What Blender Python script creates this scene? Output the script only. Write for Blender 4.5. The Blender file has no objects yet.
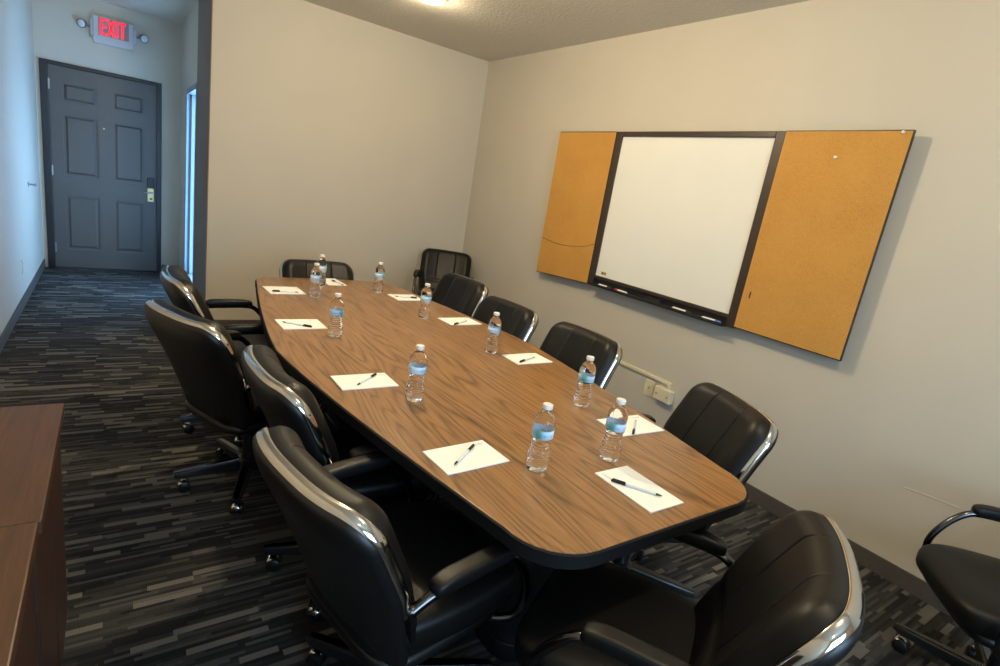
import bpy, bmesh, math, random
from mathutils import Vector, Matrix
C = bpy.context.scene.collection
PI = math.pi
sc = bpy.context.scene
random.seed(7)

# ---------------------------------------------------------------- camera
cam_data = bpy.data.cameras.new('camera')
cam_data.sensor_fit = 'HORIZONTAL'; cam_data.sensor_width = 36.0
cam_data.lens = 36.0 * 543.43 / 1000.0
cam_data.clip_start = 0.02
cam = bpy.data.objects.new('camera', cam_data); C.objects.link(cam)
yaw, pitch, roll = 0.633783, -0.244995, 0.160505
cy, sy, cp, sp = math.cos(yaw), math.sin(yaw), math.cos(pitch), math.sin(pitch)
F = Vector((sy*cp, cy*cp, sp)); R0 = Vector((cy, -sy, 0)); U0 = R0.cross(F)
Rv = R0*math.cos(roll) + U0*math.sin(roll); Uv = -R0*math.sin(roll) + U0*math.cos(roll)
cam.matrix_world = Matrix(((Rv.x, Uv.x, -F.x, 0), (Rv.y, Uv.y, -F.y, 0), (Rv.z, Uv.z, -F.z, 1.48715), (0, 0, 0, 1)))
sc.camera = cam

# ---------------------------------------------------------------- view, world, lights
sc.view_settings.view_transform = 'Standard'; sc.view_settings.look = 'None'
sc.view_settings.gamma = 1.0; sc.view_settings.use_curve_mapping = False
sc.view_settings.exposure = 0.07
world = bpy.data.worlds.new('world'); sc.world = world; world.use_nodes = True
bgn = world.node_tree.nodes['Background']
bgn.inputs['Color'].default_value = (0.55, 0.75, 1.0, 1); bgn.inputs['Strength'].default_value = 1.0

def area(name, loc, rot, sx, sy_, power, col, shape='RECTANGLE', spread=180):
    l = bpy.data.lights.new(name, 'AREA'); l.shape = shape; l.size = sx
    if shape in ('RECTANGLE', 'ELLIPSE'): l.size_y = sy_
    l.energy = power; l.color = col; l.spread = math.radians(spread)
    o = bpy.data.objects.new(name, l); C.objects.link(o); o.location = loc; o.rotation_euler = rot
    return o
WARM = (1.0, 0.83, 0.55); DAY = (0.44, 0.71, 1.0)
# daylight through the window in the wall behind the camera, and through the side light of the hallway
area('daylight_window', (0.75, -1.93, 1.45), (PI/2, 0, 0), 1.7, 1.3, 72, DAY)
area('daylight_sidelight', (0.680, 6.36, 1.05), (0, PI/2, PI), 1.82, 0.74, 50, (0.42, 0.67, 1.0))
# round ceiling lamps (their housings are built further down)
LAMPS = [(1.80, 3.875, 6), (1.15, 2.55, 84), (1.35, 0.35, 34), (0.15, -0.9, 5)]  # last two are unseen lamps, added to brighten the near half
for lx, ly, pw in LAMPS:
    l = bpy.data.lights.new('ceiling_lamp_light', 'POINT'); l.energy = pw; l.color = WARM; l.shadow_soft_size = 0.06
    o = bpy.data.objects.new('ceiling_lamp_light', l); C.objects.link(o); o.location = (lx, ly, 2.62)

# ---------------------------------------------------------------- helpers
def tagp(o, label=None, cat=None, group=None, kind=None):
    if label: o['label'] = label
    if cat: o['category'] = cat
    if group: o['group'] = group
    if kind: o['kind'] = kind
    return o

def obj(name, bm, mats, parent=None, smooth=None, loc=None, rotz=None):
    me = bpy.data.meshes.new(name)
    bmesh.ops.recalc_face_normals(bm, faces=bm.faces)
    bm.to_mesh(me); bm.free()
    if not isinstance(mats, (list, tuple)): mats = [mats]
    for m in mats: me.materials.append(m)
    o = bpy.data.objects.new(name, me); C.objects.link(o)
    if smooth is not None:
        me.polygons.foreach_set('use_smooth', [True]*len(me.polygons))
        if smooth < 180:
            me.set_sharp_from_angle(angle=math.radians(smooth))
    if parent: o.parent = parent
    if loc: o.location = loc
    if rotz is not None: o.rotation_euler = (0, 0, rotz)
    return o

def thing(name, label, cat, loc=(0, 0, 0), rotz=0, group=None):
    o = bpy.data.objects.new(name, None); C.objects.link(o)
    o.empty_display_size = 0.1
    o.location = loc; o.rotation_euler = (0, 0, rotz)
    return tagp(o, label, cat, group)

def struct(name, bm, m, parent=None, smooth=None):
    o = obj(name, bm, m, parent, smooth)
    if parent is None: o['kind'] = 'structure'
    return o

def copy_tree(o, parent=None):
    c = o.copy(); C.objects.link(c); c.parent = parent
    for ch in list(o.children): copy_tree(ch, c)
    return c

def box(bm, x0, x1, y0, y1, z0, z1, mi=0, bev=0.0, seg=2):
    b = bmesh.new()
    vs = [b.verts.new((x, y, z)) for x in (x0, x1) for y in (y0, y1) for z in (z0, z1)]
    for f in ((0,1,3,2),(4,6,7,5),(0,4,5,1),(2,3,7,6),(0,2,6,4),(1,5,7,3)):
        b.faces.new([vs[i] for i in f])
    bmesh.ops.recalc_face_normals(b, faces=b.faces)
    if bev > 0:
        bmesh.ops.bevel(b, geom=list(b.edges), offset=bev, segments=seg, affect='EDGES', profile=0.5)
    join(bm, b, mi); return bm

def join(bm, b, mi=0, mat=None):
    if mat is not None: bmesh.ops.transform(b, matrix=mat, verts=b.verts)
    m = {}
    for v in b.verts: m[v] = bm.verts.new(v.co)
    for f in b.faces:
        try:
            nf = bm.faces.new([m[v] for v in f.verts]); nf.material_index = mi
        except ValueError: pass
    b.free()

def lathe(bm, prof, n=32, mi=0, cx=0, cy_=0, fn=None, cap0=True, cap1=True):
    rings = []
    for r, z in prof:
        ring = []
        for i in range(n):
            a = 2*PI*i/n
            rr = fn(r, z, a) if fn else r
            ring.append(bm.verts.new((cx+rr*math.cos(a), cy_+rr*math.sin(a), z)))
        rings.append(ring)
    for k in range(len(rings)-1):
        for i in range(n):
            f = bm.faces.new((rings[k][i], rings[k][(i+1)%n], rings[k+1][(i+1)%n], rings[k+1][i])); f.material_index = mi
    if cap0: f = bm.faces.new(rings[0][::-1]); f.material_index = mi
    if cap1: f = bm.faces.new(rings[-1]); f.material_index = mi

def spline(pts, n=8):
    """Catmull-Rom through pts"""
    P = [Vector(p) for p in pts]; P = [P[0]*2-P[1]] + P + [P[-1]*2-P[-2]]
    out = []
    for i in range(1, len(P)-2):
        p0, p1, p2, p3 = P[i-1:i+3]
        for k in range(n):
            t = k/n
            out.append(0.5*((2*p1) + (p2-p0)*t + (2*p0-5*p1+4*p2-p3)*t*t + (3*p1-p0-3*p2+p3)*t**3))
    out.append(P[-2]); return out

def tube(bm, pts, rad, n=10, mi=0, flat=1.0, up=Vector((0, 0, 1))):
    P = [Vector(p) for p in pts]; rings = []
    for i, p in enumerate(P):
        d = (P[min(i+1, len(P)-1)] - P[max(i-1, 0)]).normalized()
        s = d.cross(up)
        if s.length < 1e-3: s = d.cross(Vector((0, 1, 0)))
        s.normalize(); u = s.cross(d).normalized()
        r = rad[i] if isinstance(rad, (list, tuple)) else rad
        rings.append([bm.verts.new(p + s*(r*math.cos(2*PI*k/n)) + u*(r*flat*math.sin(2*PI*k/n))) for k in range(n)])
    for a, b in zip(rings, rings[1:]):
        for k in range(n):
            f = bm.faces.new((a[k], a[(k+1)%n], b[(k+1)%n], b[k])); f.material_index = mi
    f = bm.faces.new(rings[0][::-1]); f.material_index = mi
    f = bm.faces.new(rings[-1]); f.material_index = mi

def superell(bm, a, b, c, e1, e2, nu=48, nv=20, mi=0, fn=None):
    def sg(v, e): return math.copysign(abs(v)**e, v)
    rings = []
    for j in range(1, nv):
        ph = -PI/2 + PI*j/nv
        ring = []
        for i in range(nu):
            th = 2*PI*i/nu
            p = Vector((a*sg(math.cos(ph), e1)*sg(math.cos(th), e2), b*sg(math.cos(ph), e1)*sg(math.sin(th), e2), c*sg(math.sin(ph), e1)))
            ring.append(bm.verts.new(fn(p) if fn else p))
        rings.append(ring)
    for k in range(len(rings)-1):
        for i in range(nu):
            f = bm.faces.new((rings[k][i], rings[k][(i+1)%nu], rings[k+1][(i+1)%nu], rings[k+1][i])); f.material_index = mi
    for ring, z in ((rings[0], -c), (rings[-1], c)):
        p = Vector((0, 0, z)); v = bm.verts.new(fn(p) if fn else p)
        for i in range(nu):
            f = bm.faces.new((ring[i], ring[(i+1)%nu], v)); f.material_index = mi

def prism(bm, outline, z0, z1, mi=0, bev=0.0):
    b = bmesh.new()
    lo = [b.verts.new((x, y, z0)) for x, y in outline]; hi = [b.verts.new((x, y, z1)) for x, y in outline]
    n = len(outline)
    b.faces.new(lo[::-1]); b.faces.new(hi)
    for i in range(n): b.faces.new((lo[i], lo[(i+1)%n], hi[(i+1)%n], hi[i]))
    bmesh.ops.recalc_face_normals(b, faces=b.faces)
    if bev > 0:
        es = [e for e in b.edges if abs(e.verts[0].co.z-e.verts[1].co.z) < 1e-6]
        bmesh.ops.bevel(b, geom=es, offset=bev, segments=3, affect='EDGES', profile=0.5)
    join(bm, b, mi)

# ---------------------------------------------------------------- materials
def new_mat(name):
    m = bpy.data.materials.new(name); m.use_nodes = True
    nt = m.node_tree; return m, nt, nt.nodes['Principled BSDF']
def lin(c):
    return tuple(((v/255)/12.92 if v/255 <= 0.04045 else ((v/255+0.055)/1.055)**2.4) for v in c) + (1,)
def N(nt, t, **kw):
    n = nt.nodes.new(t)
    for k, v in kw.items(): setattr(n, k, v)
    return n
def L(nt, a, b): nt.links.new(a, b)
def coord(nt, scale=(1, 1, 1), loc=(0, 0, 0)):
    tc = N(nt, 'ShaderNodeTexCoord'); mp = N(nt, 'ShaderNodeMapping')
    mp.inputs['Scale'].default_value = scale; mp.inputs['Location'].default_value = loc
    L(nt, tc.outputs['Object'], mp.inputs['Vector']); return mp.outputs['Vector']
def noise(nt, vec, scale, detail=3, rough=0.5):
    n = N(nt, 'ShaderNodeTexNoise'); n.inputs['Scale'].default_value = scale
    n.inputs['Detail'].default_value = detail; n.inputs['Roughness'].default_value = rough
    L(nt, vec, n.inputs['Vector']); return n.outputs['Fac']
def ramp(nt, fac, stops):
    r = N(nt, 'ShaderNodeValToRGB'); els = r.color_ramp.elements
    while len(els) < len(stops): els.new(0.5)
    for e, (p, c) in zip(els, stops): e.position = p; e.color = c
    L(nt, fac, r.inputs['Fac']); return r.outputs['Color']
def bump(nt, bs, h, strength, dist=0.002):
    b = N(nt, 'ShaderNodeBump'); b.inputs['Strength'].default_value = strength; b.inputs['Distance'].default_value = dist
    L(nt, h, b.inputs['Height']); L(nt, b.outputs['Normal'], bs.inputs['Normal'])
def mth(nt, op, a, b=None, c=None):
    n = N(nt, 'ShaderNodeMath', operation=op)
    for i, v in enumerate((a, b, c)):
        if v is None: continue
        if isinstance(v, (int, float)): n.inputs[i].default_value = v
        else: L(nt, v, n.inputs[i])
    return n.outputs[0]
def mix(nt, fac, a, b, mode='MIX'):
    n = N(nt, 'ShaderNodeMix', data_type='RGBA', blend_type=mode)
    for s, v in ((n.inputs[0], fac), (n.inputs[6], a), (n.inputs[7], b)):
        if isinstance(v, (int, float)): s.default_value = v
        elif isinstance(v, tuple): s.default_value = v
        else: L(nt, v, s)
    return n.outputs[2]

def plain(name, rgb, rough=0.5, metal=0.0, nscale=0, nstr=0.0, var=0.0, spec=0.5):
    m, nt, bs = new_mat(name)
    bs.inputs['Roughness'].default_value = rough; bs.inputs['Metallic'].default_value = metal
    bs.inputs['Specular IOR Level'].default_value = spec
    c = lin(rgb)
    v = coord(nt)
    fac = noise(nt, v, nscale or 20, 3)
    if var > 0:
        lo = tuple(x*(1-var) for x in c[:3])+(1,); hi = tuple(min(1, x*(1+var)) for x in c[:3])+(1,)
        L(nt, ramp(nt, fac, [(0.3, lo), (0.7, hi)]), bs.inputs['Base Color'])
    else: bs.inputs['Base Color'].default_value = c
    if nstr > 0: bump(nt, bs, fac, nstr)
    return m
def emit(name, rgb, strength):
    m, nt, bs = new_mat(name)
    bs.inputs['Base Color'].default_value = lin(rgb); bs.inputs['Emission Color'].default_value = lin(rgb)
    bs.inputs['Emission Strength'].default_value = strength
    return m

def wall_mat(name, rgb):
    m, nt, bs = new_mat(name); v = coord(nt); c = lin(rgb)
    f = noise(nt, v, 1.3, 2)
    lo = tuple(x*0.97 for x in c[:3])+(1,); hi = tuple(min(1, x*1.03) for x in c[:3])+(1,)
    L(nt, ramp(nt, f, [(0.3, lo), (0.7, hi)]), bs.inputs['Base Color'])
    bs.inputs['Roughness'].default_value = 0.62
    bump(nt, bs, noise(nt, v, 90, 4, 0.6), 0.25, 0.002)
    return m
M = {}
M['wall'] = wall_mat('wall_paint', (197, 189, 174))
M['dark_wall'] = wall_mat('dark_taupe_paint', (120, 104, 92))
m, nt, bs = new_mat('ceiling_texture'); v = coord(nt)
vo = N(nt, 'ShaderNodeTexVoronoi'); vo.inputs['Scale'].default_value = 55; L(nt, v, vo.inputs['Vector'])
f = mth(nt, 'ADD', vo.outputs['Distance'], noise(nt, v, 30, 5, 0.65))
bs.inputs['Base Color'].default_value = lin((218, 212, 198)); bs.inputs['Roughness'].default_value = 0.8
bump(nt, bs, f, 0.55, 0.008); M['ceiling'] = m

# striped carpet: rows of short pale and dark dashes running across the room
m, nt, bs = new_mat('striped_carpet')
tc = N(nt, 'ShaderNodeTexCoord'); sx = N(nt, 'ShaderNodeSeparateXYZ'); L(nt, tc.outputs['Object'], sx.inputs[0])
X, Y = sx.outputs[0], sx.outputs[1]
def layer(rowh, length, seed):
    r = mth(nt, 'FLOOR', mth(nt, 'DIVIDE', Y, rowh))
    w = N(nt, 'ShaderNodeTexWhiteNoise', noise_dimensions='2D'); cb = N(nt, 'ShaderNodeCombineXYZ')
    L(nt, r, cb.inputs[0]); cb.inputs[1].default_value = seed; L(nt, cb.outputs[0], w.inputs['Vector'])
    off = mth(nt, 'MULTIPLY', w.outputs['Value'], length*7)
    ln = mth(nt, 'ADD', mth(nt, 'MULTIPLY', w.outputs['Value'], length), length*0.5)
    cx_ = mth(nt, 'FLOOR', mth(nt, 'DIVIDE', mth(nt, 'ADD', X, off), ln))
    w2 = N(nt, 'ShaderNodeTexWhiteNoise', noise_dimensions='3D'); cb2 = N(nt, 'ShaderNodeCombineXYZ')
    L(nt, r, cb2.inputs[0]); L(nt, cx_, cb2.inputs[1]); cb2.inputs[2].default_value = seed+3.3
    L(nt, cb2.outputs[0], w2.inputs['Vector']); return w2.outputs['Value']
a = layer(0.0125, 0.17, 1.7); b = layer(0.050, 0.36, 5.1)
ca = ramp(nt, a, [(0.0, lin((40, 39, 39))), (0.25, lin((48, 47, 47))), (0.50, lin((58, 57, 55))), (0.70, lin((70, 68, 65))), (0.86, lin((86, 83, 78)))])
ca_n = ca.node; ca_n.color_ramp.interpolation = 'CONSTANT'
cbm = ramp(nt, b, [(0.0, (0.72, 0.72, 0.73, 1)), (0.40, (0.9, 0.9, 0.9, 1)), (0.75, (1.1, 1.1, 1.1, 1))])
cbm.node.color_ramp.interpolation = 'CONSTANT'
col = mix(nt, 1.0, ca, cbm, 'MULTIPLY')
c3 = layer(0.024, 0.18, 9.4)
col = mix(nt, mth(nt, 'MULTIPLY', mth(nt, 'GREATER_THAN', c3, 0.86), 0.75), col, lin((116, 111, 103)))
fine = noise(nt, coord(nt), 420, 2, 0.7)
rib = mth(nt, 'SINE', mth(nt, 'MULTIPLY', X, 1100))
rb = mth(nt, 'ADD', mth(nt, 'MULTIPLY', rib, 0.12), mth(nt, 'ADD', mth(nt, 'MULTIPLY', fine, 1.1), 0.45))
cbn = N(nt, 'ShaderNodeCombineColor'); [L(nt, rb, cbn.inputs[i]) for i in range(3)]
L(nt, mix(nt, 1.0, col, cbn.outputs[0], 'MULTIPLY'), bs.inputs['Base Color'])
bs.inputs['Roughness'].default_value = 0.95; bs.inputs['Specular IOR Level'].default_value = 0.15
bump(nt, bs, fine, 0.6, 0.004); M['carpet'] = m

def wood_mat(name, dark, mid, light, rough, axis='Y', sc_=1.0, contrast=1.0):
    m, nt, bs = new_mat(name)
    s = {'Y': (1*sc_, 0.10*sc_, 1*sc_), 'Z': (1*sc_, 1*sc_, 0.10*sc_), 'X': (0.1*sc_, 1*sc_, 1*sc_)}[axis]
    v = coord(nt, s)
    n1 = noise(nt, v, 4.5, 2, 0.5)                       # broad figure whose level lines make the cathedral grain
    rings = mth(nt, 'FRACT', mth(nt, 'MULTIPLY', n1, 26))
    tri = mth(nt, 'ABSOLUTE', mth(nt, 'SUBTRACT', mth(nt, 'MULTIPLY', rings, 2), 1))
    s2 = {'Y': (1, 0.035, 1), 'Z': (1, 1, 0.035), 'X': (0.035, 1, 1)}[axis]
    v2 = coord(nt, s2)
    fib = noise(nt, v2, 240, 3, 0.6)
    fib2 = noise(nt, v2, 60, 3, 0.6)
    tri = mth(nt, 'SUBTRACT', 1.0, mth(nt, 'POWER', tri, 2.2))
    f = mth(nt, 'ADD', mth(nt, 'ADD', mth(nt, 'MULTIPLY', tri, 0.26*contrast), mth(nt, 'MULTIPLY', fib, 0.55)), mth(nt, 'MULTIPLY', fib2, 0.30))
    L(nt, ramp(nt, f, [(0.34, lin(dark)), (0.60, lin(mid)), (0.86, lin(light))]), bs.inputs['Base Color'])
    bs.inputs['Roughness'].default_value = rough
    bump(nt, bs, fib, 0.06, 0.001)
    return m
M['walnut'] = wood_mat('walnut_laminate', (84, 59, 36), (140, 102, 64), (160, 121, 80), 0.30, 'Y', 1.0, 0.85)
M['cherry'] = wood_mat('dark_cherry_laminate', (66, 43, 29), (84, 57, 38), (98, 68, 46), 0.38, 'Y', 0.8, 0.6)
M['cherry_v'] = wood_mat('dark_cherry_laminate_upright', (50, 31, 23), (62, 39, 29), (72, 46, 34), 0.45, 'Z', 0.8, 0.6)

m, nt, bs = new_mat('black_leather'); v = coord(nt)
vo = N(nt, 'ShaderNodeTexVoronoi', feature='DISTANCE_TO_EDGE'); vo.inputs['Scale'].default_value = 260; L(nt, v, vo.inputs['Vector'])
bs.inputs['Base Color'].default_value = lin((13, 12.5, 12.5)); bs.inputs['Roughness'].default_value = 0.42
bs.inputs['Specular IOR Level'].default_value = 0.30
h = mth(nt, 'ADD', mth(nt, 'MINIMUM', vo.outputs['Distance'], 0.12), mth(nt, 'MULTIPLY', noise(nt, v, 14, 3), 0.5))
bump(nt, bs, h, 0.22, 0.004); M['leather'] = m
M['shell'] = plain('black_moulded_shell', (14, 14, 15), 0.42, 0, 300, 0.06)
M['chrome'] = plain('polished_chrome', (205, 203, 200), 0.10, 1.0, 6, 0.02)
M['dark_chrome'] = plain('black_chrome_tube', (92, 92, 94), 0.16, 1.0, 6, 0.02)
M['black_plastic'] = plain('black_plastic', (18, 18, 19), 0.4, 0, 120, 0.04)
M['black_paint'] = plain('black_painted_frame', (28, 27, 28), 0.45, 0, 60, 0.05)
M['table_base'] = plain('black_laminate_base', (24, 25, 30), 0.35, 0, 60, 0.03)
M['edge'] = plain('black_rubber_edge', (9, 9, 11), 0.7, 0, 80, 0.03, 0, 0.25)
M['cork'] = None
m, nt, bs = new_mat('cork_board'); v = coord(nt)
f1 = noise(nt, v, 260, 3, 0.7); f2 = noise(nt, v, 4, 3, 0.6)
fc = mth(nt, 'ADD', mth(nt, 'MULTIPLY', f1, 0.8), mth(nt, 'MULTIPLY', f2, 0.25))
L(nt, ramp(nt, fc, [(0.28, lin((158, 108, 48))), (0.52, lin((194, 141, 64))), (0.76, lin((206, 156, 80)))]), bs.inputs['Base Color'])
bs.inputs['Roughness'].default_value = 0.85; bump(nt, bs, f1, 0.3, 0.002); M['cork'] = m
M['board_frame'] = plain('dark_brown_board_frame', (52, 40, 32), 0.42, 0, 40, 0.05, 0.15)
M['whiteboard'] = plain('white_enamel', (233, 231, 222), 0.22, 0, 3, 0.01, 0.015)
M['baseboard'] = plain('taupe_rubber_base', (82, 75, 70), 0.5, 0, 40, 0.05, 0.08)
M['door'] = plain('grey_door_paint', (86, 82, 78), 0.45, 0, 90, 0.05, 0.03)
M['door_frame'] = plain('black_door_frame', (30, 29, 31), 0.42, 0, 60, 0.04)
M['white_plastic'] = plain('white_plastic', (228, 226, 220), 0.38, 0, 50, 0.02)
M['ivory'] = plain('ivory_plastic', (226, 214, 182), 0.4, 0, 50, 0.02)
M['sign_grey'] = plain('grey_white_sign_housing', (190, 188, 190), 0.45, 0, 50, 0.02)
M['lamp_body'] = plain('grey_lamp_body', (112, 114, 118), 0.35, 0.4, 50, 0.02)
M['lens'] = plain('clear_lamp_lens', (215, 220, 225), 0.12, 0, 20, 0.02)
M['paper'] = plain('white_paper', (246, 245, 240), 0.75, 0, 200, 0.03)
M['print'] = plain('pale_grey_print', (196, 198, 202), 0.7, 0, 200, 0.02)
M['pen_white'] = plain('white_pen_barrel', (214, 222, 230), 0.3, 0, 50, 0.02)
M['ink'] = plain('black_pen_plastic', (16, 16, 18), 0.35, 0, 50, 0.02)
M['red'] = plain('red_plastic', (190, 40, 38), 0.4, 0, 50, 0.02)
M['blue'] = plain('blue_plastic', (60, 100, 160), 0.4, 0, 50, 0.02)
M['felt'] = plain('charcoal_felt', (44, 44, 48), 0.9, 0, 200, 0.3)
M['brass'] = plain('satin_brass', (196, 178, 130), 0.3, 1.0, 40, 0.03)
M['steel'] = plain('satin_steel', (170, 170, 170), 0.32, 1.0, 40, 0.03)
M['frame_white'] = plain('white_window_frame', (128, 140, 150), 0.4, 0, 50, 0.03)
M['exit_red'] = emit('lit_red_letters', (255, 26, 50), 1.5)
M['exit_panel'] = emit('sign_face', (150, 120, 128), 0.08)
M['lamp_glow'] = emit('warm_lamp_glass', (255, 236, 190), 6.0)
m, nt, bs = new_mat('frosted_daylight_glass')
bs.inputs['Base Color'].default_value = lin((200, 225, 245)); bs.inputs['Roughness'].default_value = 0.35
bs.inputs['Emission Color'].default_value = lin((165, 212, 250)); bs.inputs['Emission Strength'].default_value = 0.55
M['lit_glass'] = m
m, nt, bs = new_mat('water_filled_clear_plastic')
bs.inputs['Base Color'].default_value = (0.97, 0.985, 1, 1); bs.inputs['Roughness'].default_value = 0.03
bs.inputs['Transmission Weight'].default_value = 1.0; bs.inputs['IOR'].default_value = 1.30
bump(nt, bs, noise(nt, coord(nt), 75, 2), 0.30, 0.003); M['water'] = m
# bottle label: pale blue wrap with a blue band of pale script and a green side
m, nt, bs = new_mat('blue_bottle_label')
tc = N(nt, 'ShaderNodeTexCoord'); sx = N(nt, 'ShaderNodeSeparateXYZ'); L(nt, tc.outputs['Object'], sx.inputs[0])
ang = mth(nt, 'DIVIDE', mth(nt, 'ARCTAN2', sx.outputs[1], sx.outputs[0]), 2*PI)
ang = mth(nt, 'FRACT', mth(nt, 'ADD', ang, 1.0))
base = ramp(nt, ang, [(0.0, lin((214, 230, 246))), (0.30, lin((206, 226, 246))), (0.43, lin((150, 196, 234))), (0.50, lin((84, 156, 164))), (0.55, lin((96, 160, 128))), (0.60, lin((150, 196, 234))), (0.75, lin((206, 226, 246))), (1.0, lin((214, 230, 246)))])
zz = mth(nt, 'DIVIDE', mth(nt, 'SUBTRACT', sx.outputs[2], 0.106), 0.0245)
band = mth(nt, 'MULTIPLY', mth(nt, 'GREATER_THAN', zz, 0.34), mth(nt, 'LESS_THAN', zz, 0.62))
wob = mth(nt, 'GREATER_THAN', noise(nt, coord(nt, (1, 1, 0.8)), 260, 2), 0.52)
L(nt, mix(nt, mth(nt, 'MULTIPLY', band, mth(nt, 'MULTIPLY', wob, 0.45)), base, lin((70, 120, 180))), bs.inputs['Base Color'])
bs.inputs['Roughness'].default_value = 0.3; M['label'] = m

# ---------------------------------------------------------------- room shell
XL, XR, YB, YD, ZC, XP, YF = -0.639, 3.026, 5.022, 7.438, 2.733, 0.603, -2.0
T = 0.12
struct('floor', box(bmesh.new(), XL-T, XR+T, YF-T, YD+T, -0.1, 0), M['carpet'])
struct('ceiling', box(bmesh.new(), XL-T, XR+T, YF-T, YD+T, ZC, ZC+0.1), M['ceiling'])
struct('wall_left', box(bmesh.new(), XL-T, XL, YF-T, YD+T, 0, ZC), M['wall'])
struct('wall_right', box(bmesh.new(), XR, XR+T, YF-T, YB+T, 0, ZC), M['wall'])
obj('wall_scuff', (lambda b: (tube(b, spline([(XR, 0.74, 0.462), (XR+0.001, 0.64, 0.473), (XR+0.001, 0.55, 0.478), (XR, 0.53, 0.477)], 5), 0.0035, 8), b)[1])(bmesh.new()), M['wall'], bpy.data.objects['wall_right'], 60)
struct('wall_back', box(bmesh.new(), XP, XR, YB, YB+T, 0, ZC), M['wall'])
# hallway right wall with the sidelight opening y 5.93..6.79, z 0.08..2.03
bm = bmesh.new()
box(bm, XP, XP+T, 6.79, YD, 0, ZC); box(bm, XP, XP+T, 5.93, 6.79, 2.03, ZC); box(bm, XP, XP+T, 5.93, 6.79, 0, 0.05)
struct('wall_hallway', bm, M['wall'])
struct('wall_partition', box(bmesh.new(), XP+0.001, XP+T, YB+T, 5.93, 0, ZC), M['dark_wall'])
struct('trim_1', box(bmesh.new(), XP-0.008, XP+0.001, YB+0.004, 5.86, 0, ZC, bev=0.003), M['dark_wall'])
# door wall with the opening
bm = bmesh.new()
box(bm, XL, -0.60, YD, YD+T, 0, ZC); box(bm, 0.415, XP, YD, YD+T, 0, ZC); box(bm, -0.60, 0.415, YD, YD+T, 2.08, ZC)
struct('wall_far', bm, M['wall'])
# wall behind the camera with its window
bm = bmesh.new()
wx0, wx1, wz0, wz1 = -0.15, 1.65, 0.75, 2.15
box(bm, XL, wx0, YF-T, YF, 0, ZC); box(bm, wx1, XR, YF-T, YF, 0, ZC)
box(bm, wx0, wx1, YF-T, YF, 0, wz0); box(bm, wx0, wx1, YF-T, YF, wz1, ZC)
struct('wall_front', bm, M['wall'])
w1 = struct('window_1', box(box(box(box(box(bmesh.new(), wx0, wx0+0.05, YF-0.09, YF-0.03, wz0, wz1), wx1-0.05, wx1, YF-0.09, YF-0.03, wz0, wz1), wx0+0.05, wx1-0.05, YF-0.09, YF-0.03, wz0, wz0+0.05), wx0+0.05, wx1-0.05, YF-0.09, YF-0.03, wz1-0.05, wz1), 0.73, 0.77, YF-0.09, YF-0.03, wz0+0.05, wz1-0.05), M['frame_white'])
obj('window_pane', box(bmesh.new(), wx0+0.05, wx1-0.05, YF-0.075, YF-0.065, wz0+0.05, wz1-0.05), M['lit_glass'], w1)
# glazed sidelight of the hallway
bm = bmesh.new()
for yy0, yy1, zz0, zz1 in ((5.93, 5.98, 0.05, 2.03), (6.74, 6.79, 0.05, 2.03), (5.98, 6.74, 1.98, 2.03), (5.98, 6.74, 0.05, 0.13)):
    box(bm, XP-0.004, XP+0.10, yy0, yy1, zz0, zz1)
w2 = struct('window_2', bm, M['frame_white'])
bm = bmesh.new(); box(bm, XP+0.022, XP+0.040, 6.728, 6.742, 0.13, 1.98); obj('window_gasket', bm, M['black_plastic'], w2)
obj('window_pane', box(bmesh.new(), XP+0.082, XP+0.09, 5.98, 6.74, 0.13, 1.98), M['lit_glass'], w2)
# baseboards
def baseb(name, *b):
    struct(name, box(bmesh.new(), *b, bev=0.003), M['baseboard'])
bt = 0.010
baseb('baseboard_right', XR-bt, XR, YF, YB, 0, 0.09)
baseb('baseboard_back', XP, XR-bt, YB-bt, YB, 0, 0.09)
baseb('baseboard_left', XL, XL+bt, YF, YD, 0, 0.09)
baseb('baseboard_far', 0.425, XP-bt, YD-bt, YD, 0, 0.09)
baseb('baseboard_hallway', XP-bt, XP, 6.80, YD, 0, 0.09)
baseb('baseboard_partition', XP-bt-0.01, XP-0.008, YB-bt, 5.86, 0, 0.09)
# door: frame, slab with six raised panels, lock, peephole, hinges
bm = bmesh.new()
box(bm, -0.605, -0.543, YD-0.02, YD+0.10, 0, 2.08, bev=0.004); box(bm, 0.372, 0.42, YD-0.02, YD+0.10, 0, 2.08, bev=0.004)
box(bm, -0.543, 0.372, YD-0.02, YD+0.10, 2.045, 2.08, bev=0.004)
d1 = struct('door_1', bm, M['door_frame'])
bm = bmesh.new()
DY = YD+0.02
box(bm, -0.540, 0.369, DY+0.0135, DY+0.045, 0.008, 2.042)
cols = ((-0.440, -0.150), (-0.022, 0.262)); rows = ((0.205, 0.785), (0.985, 1.600), (1.715, 1.905))
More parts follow.
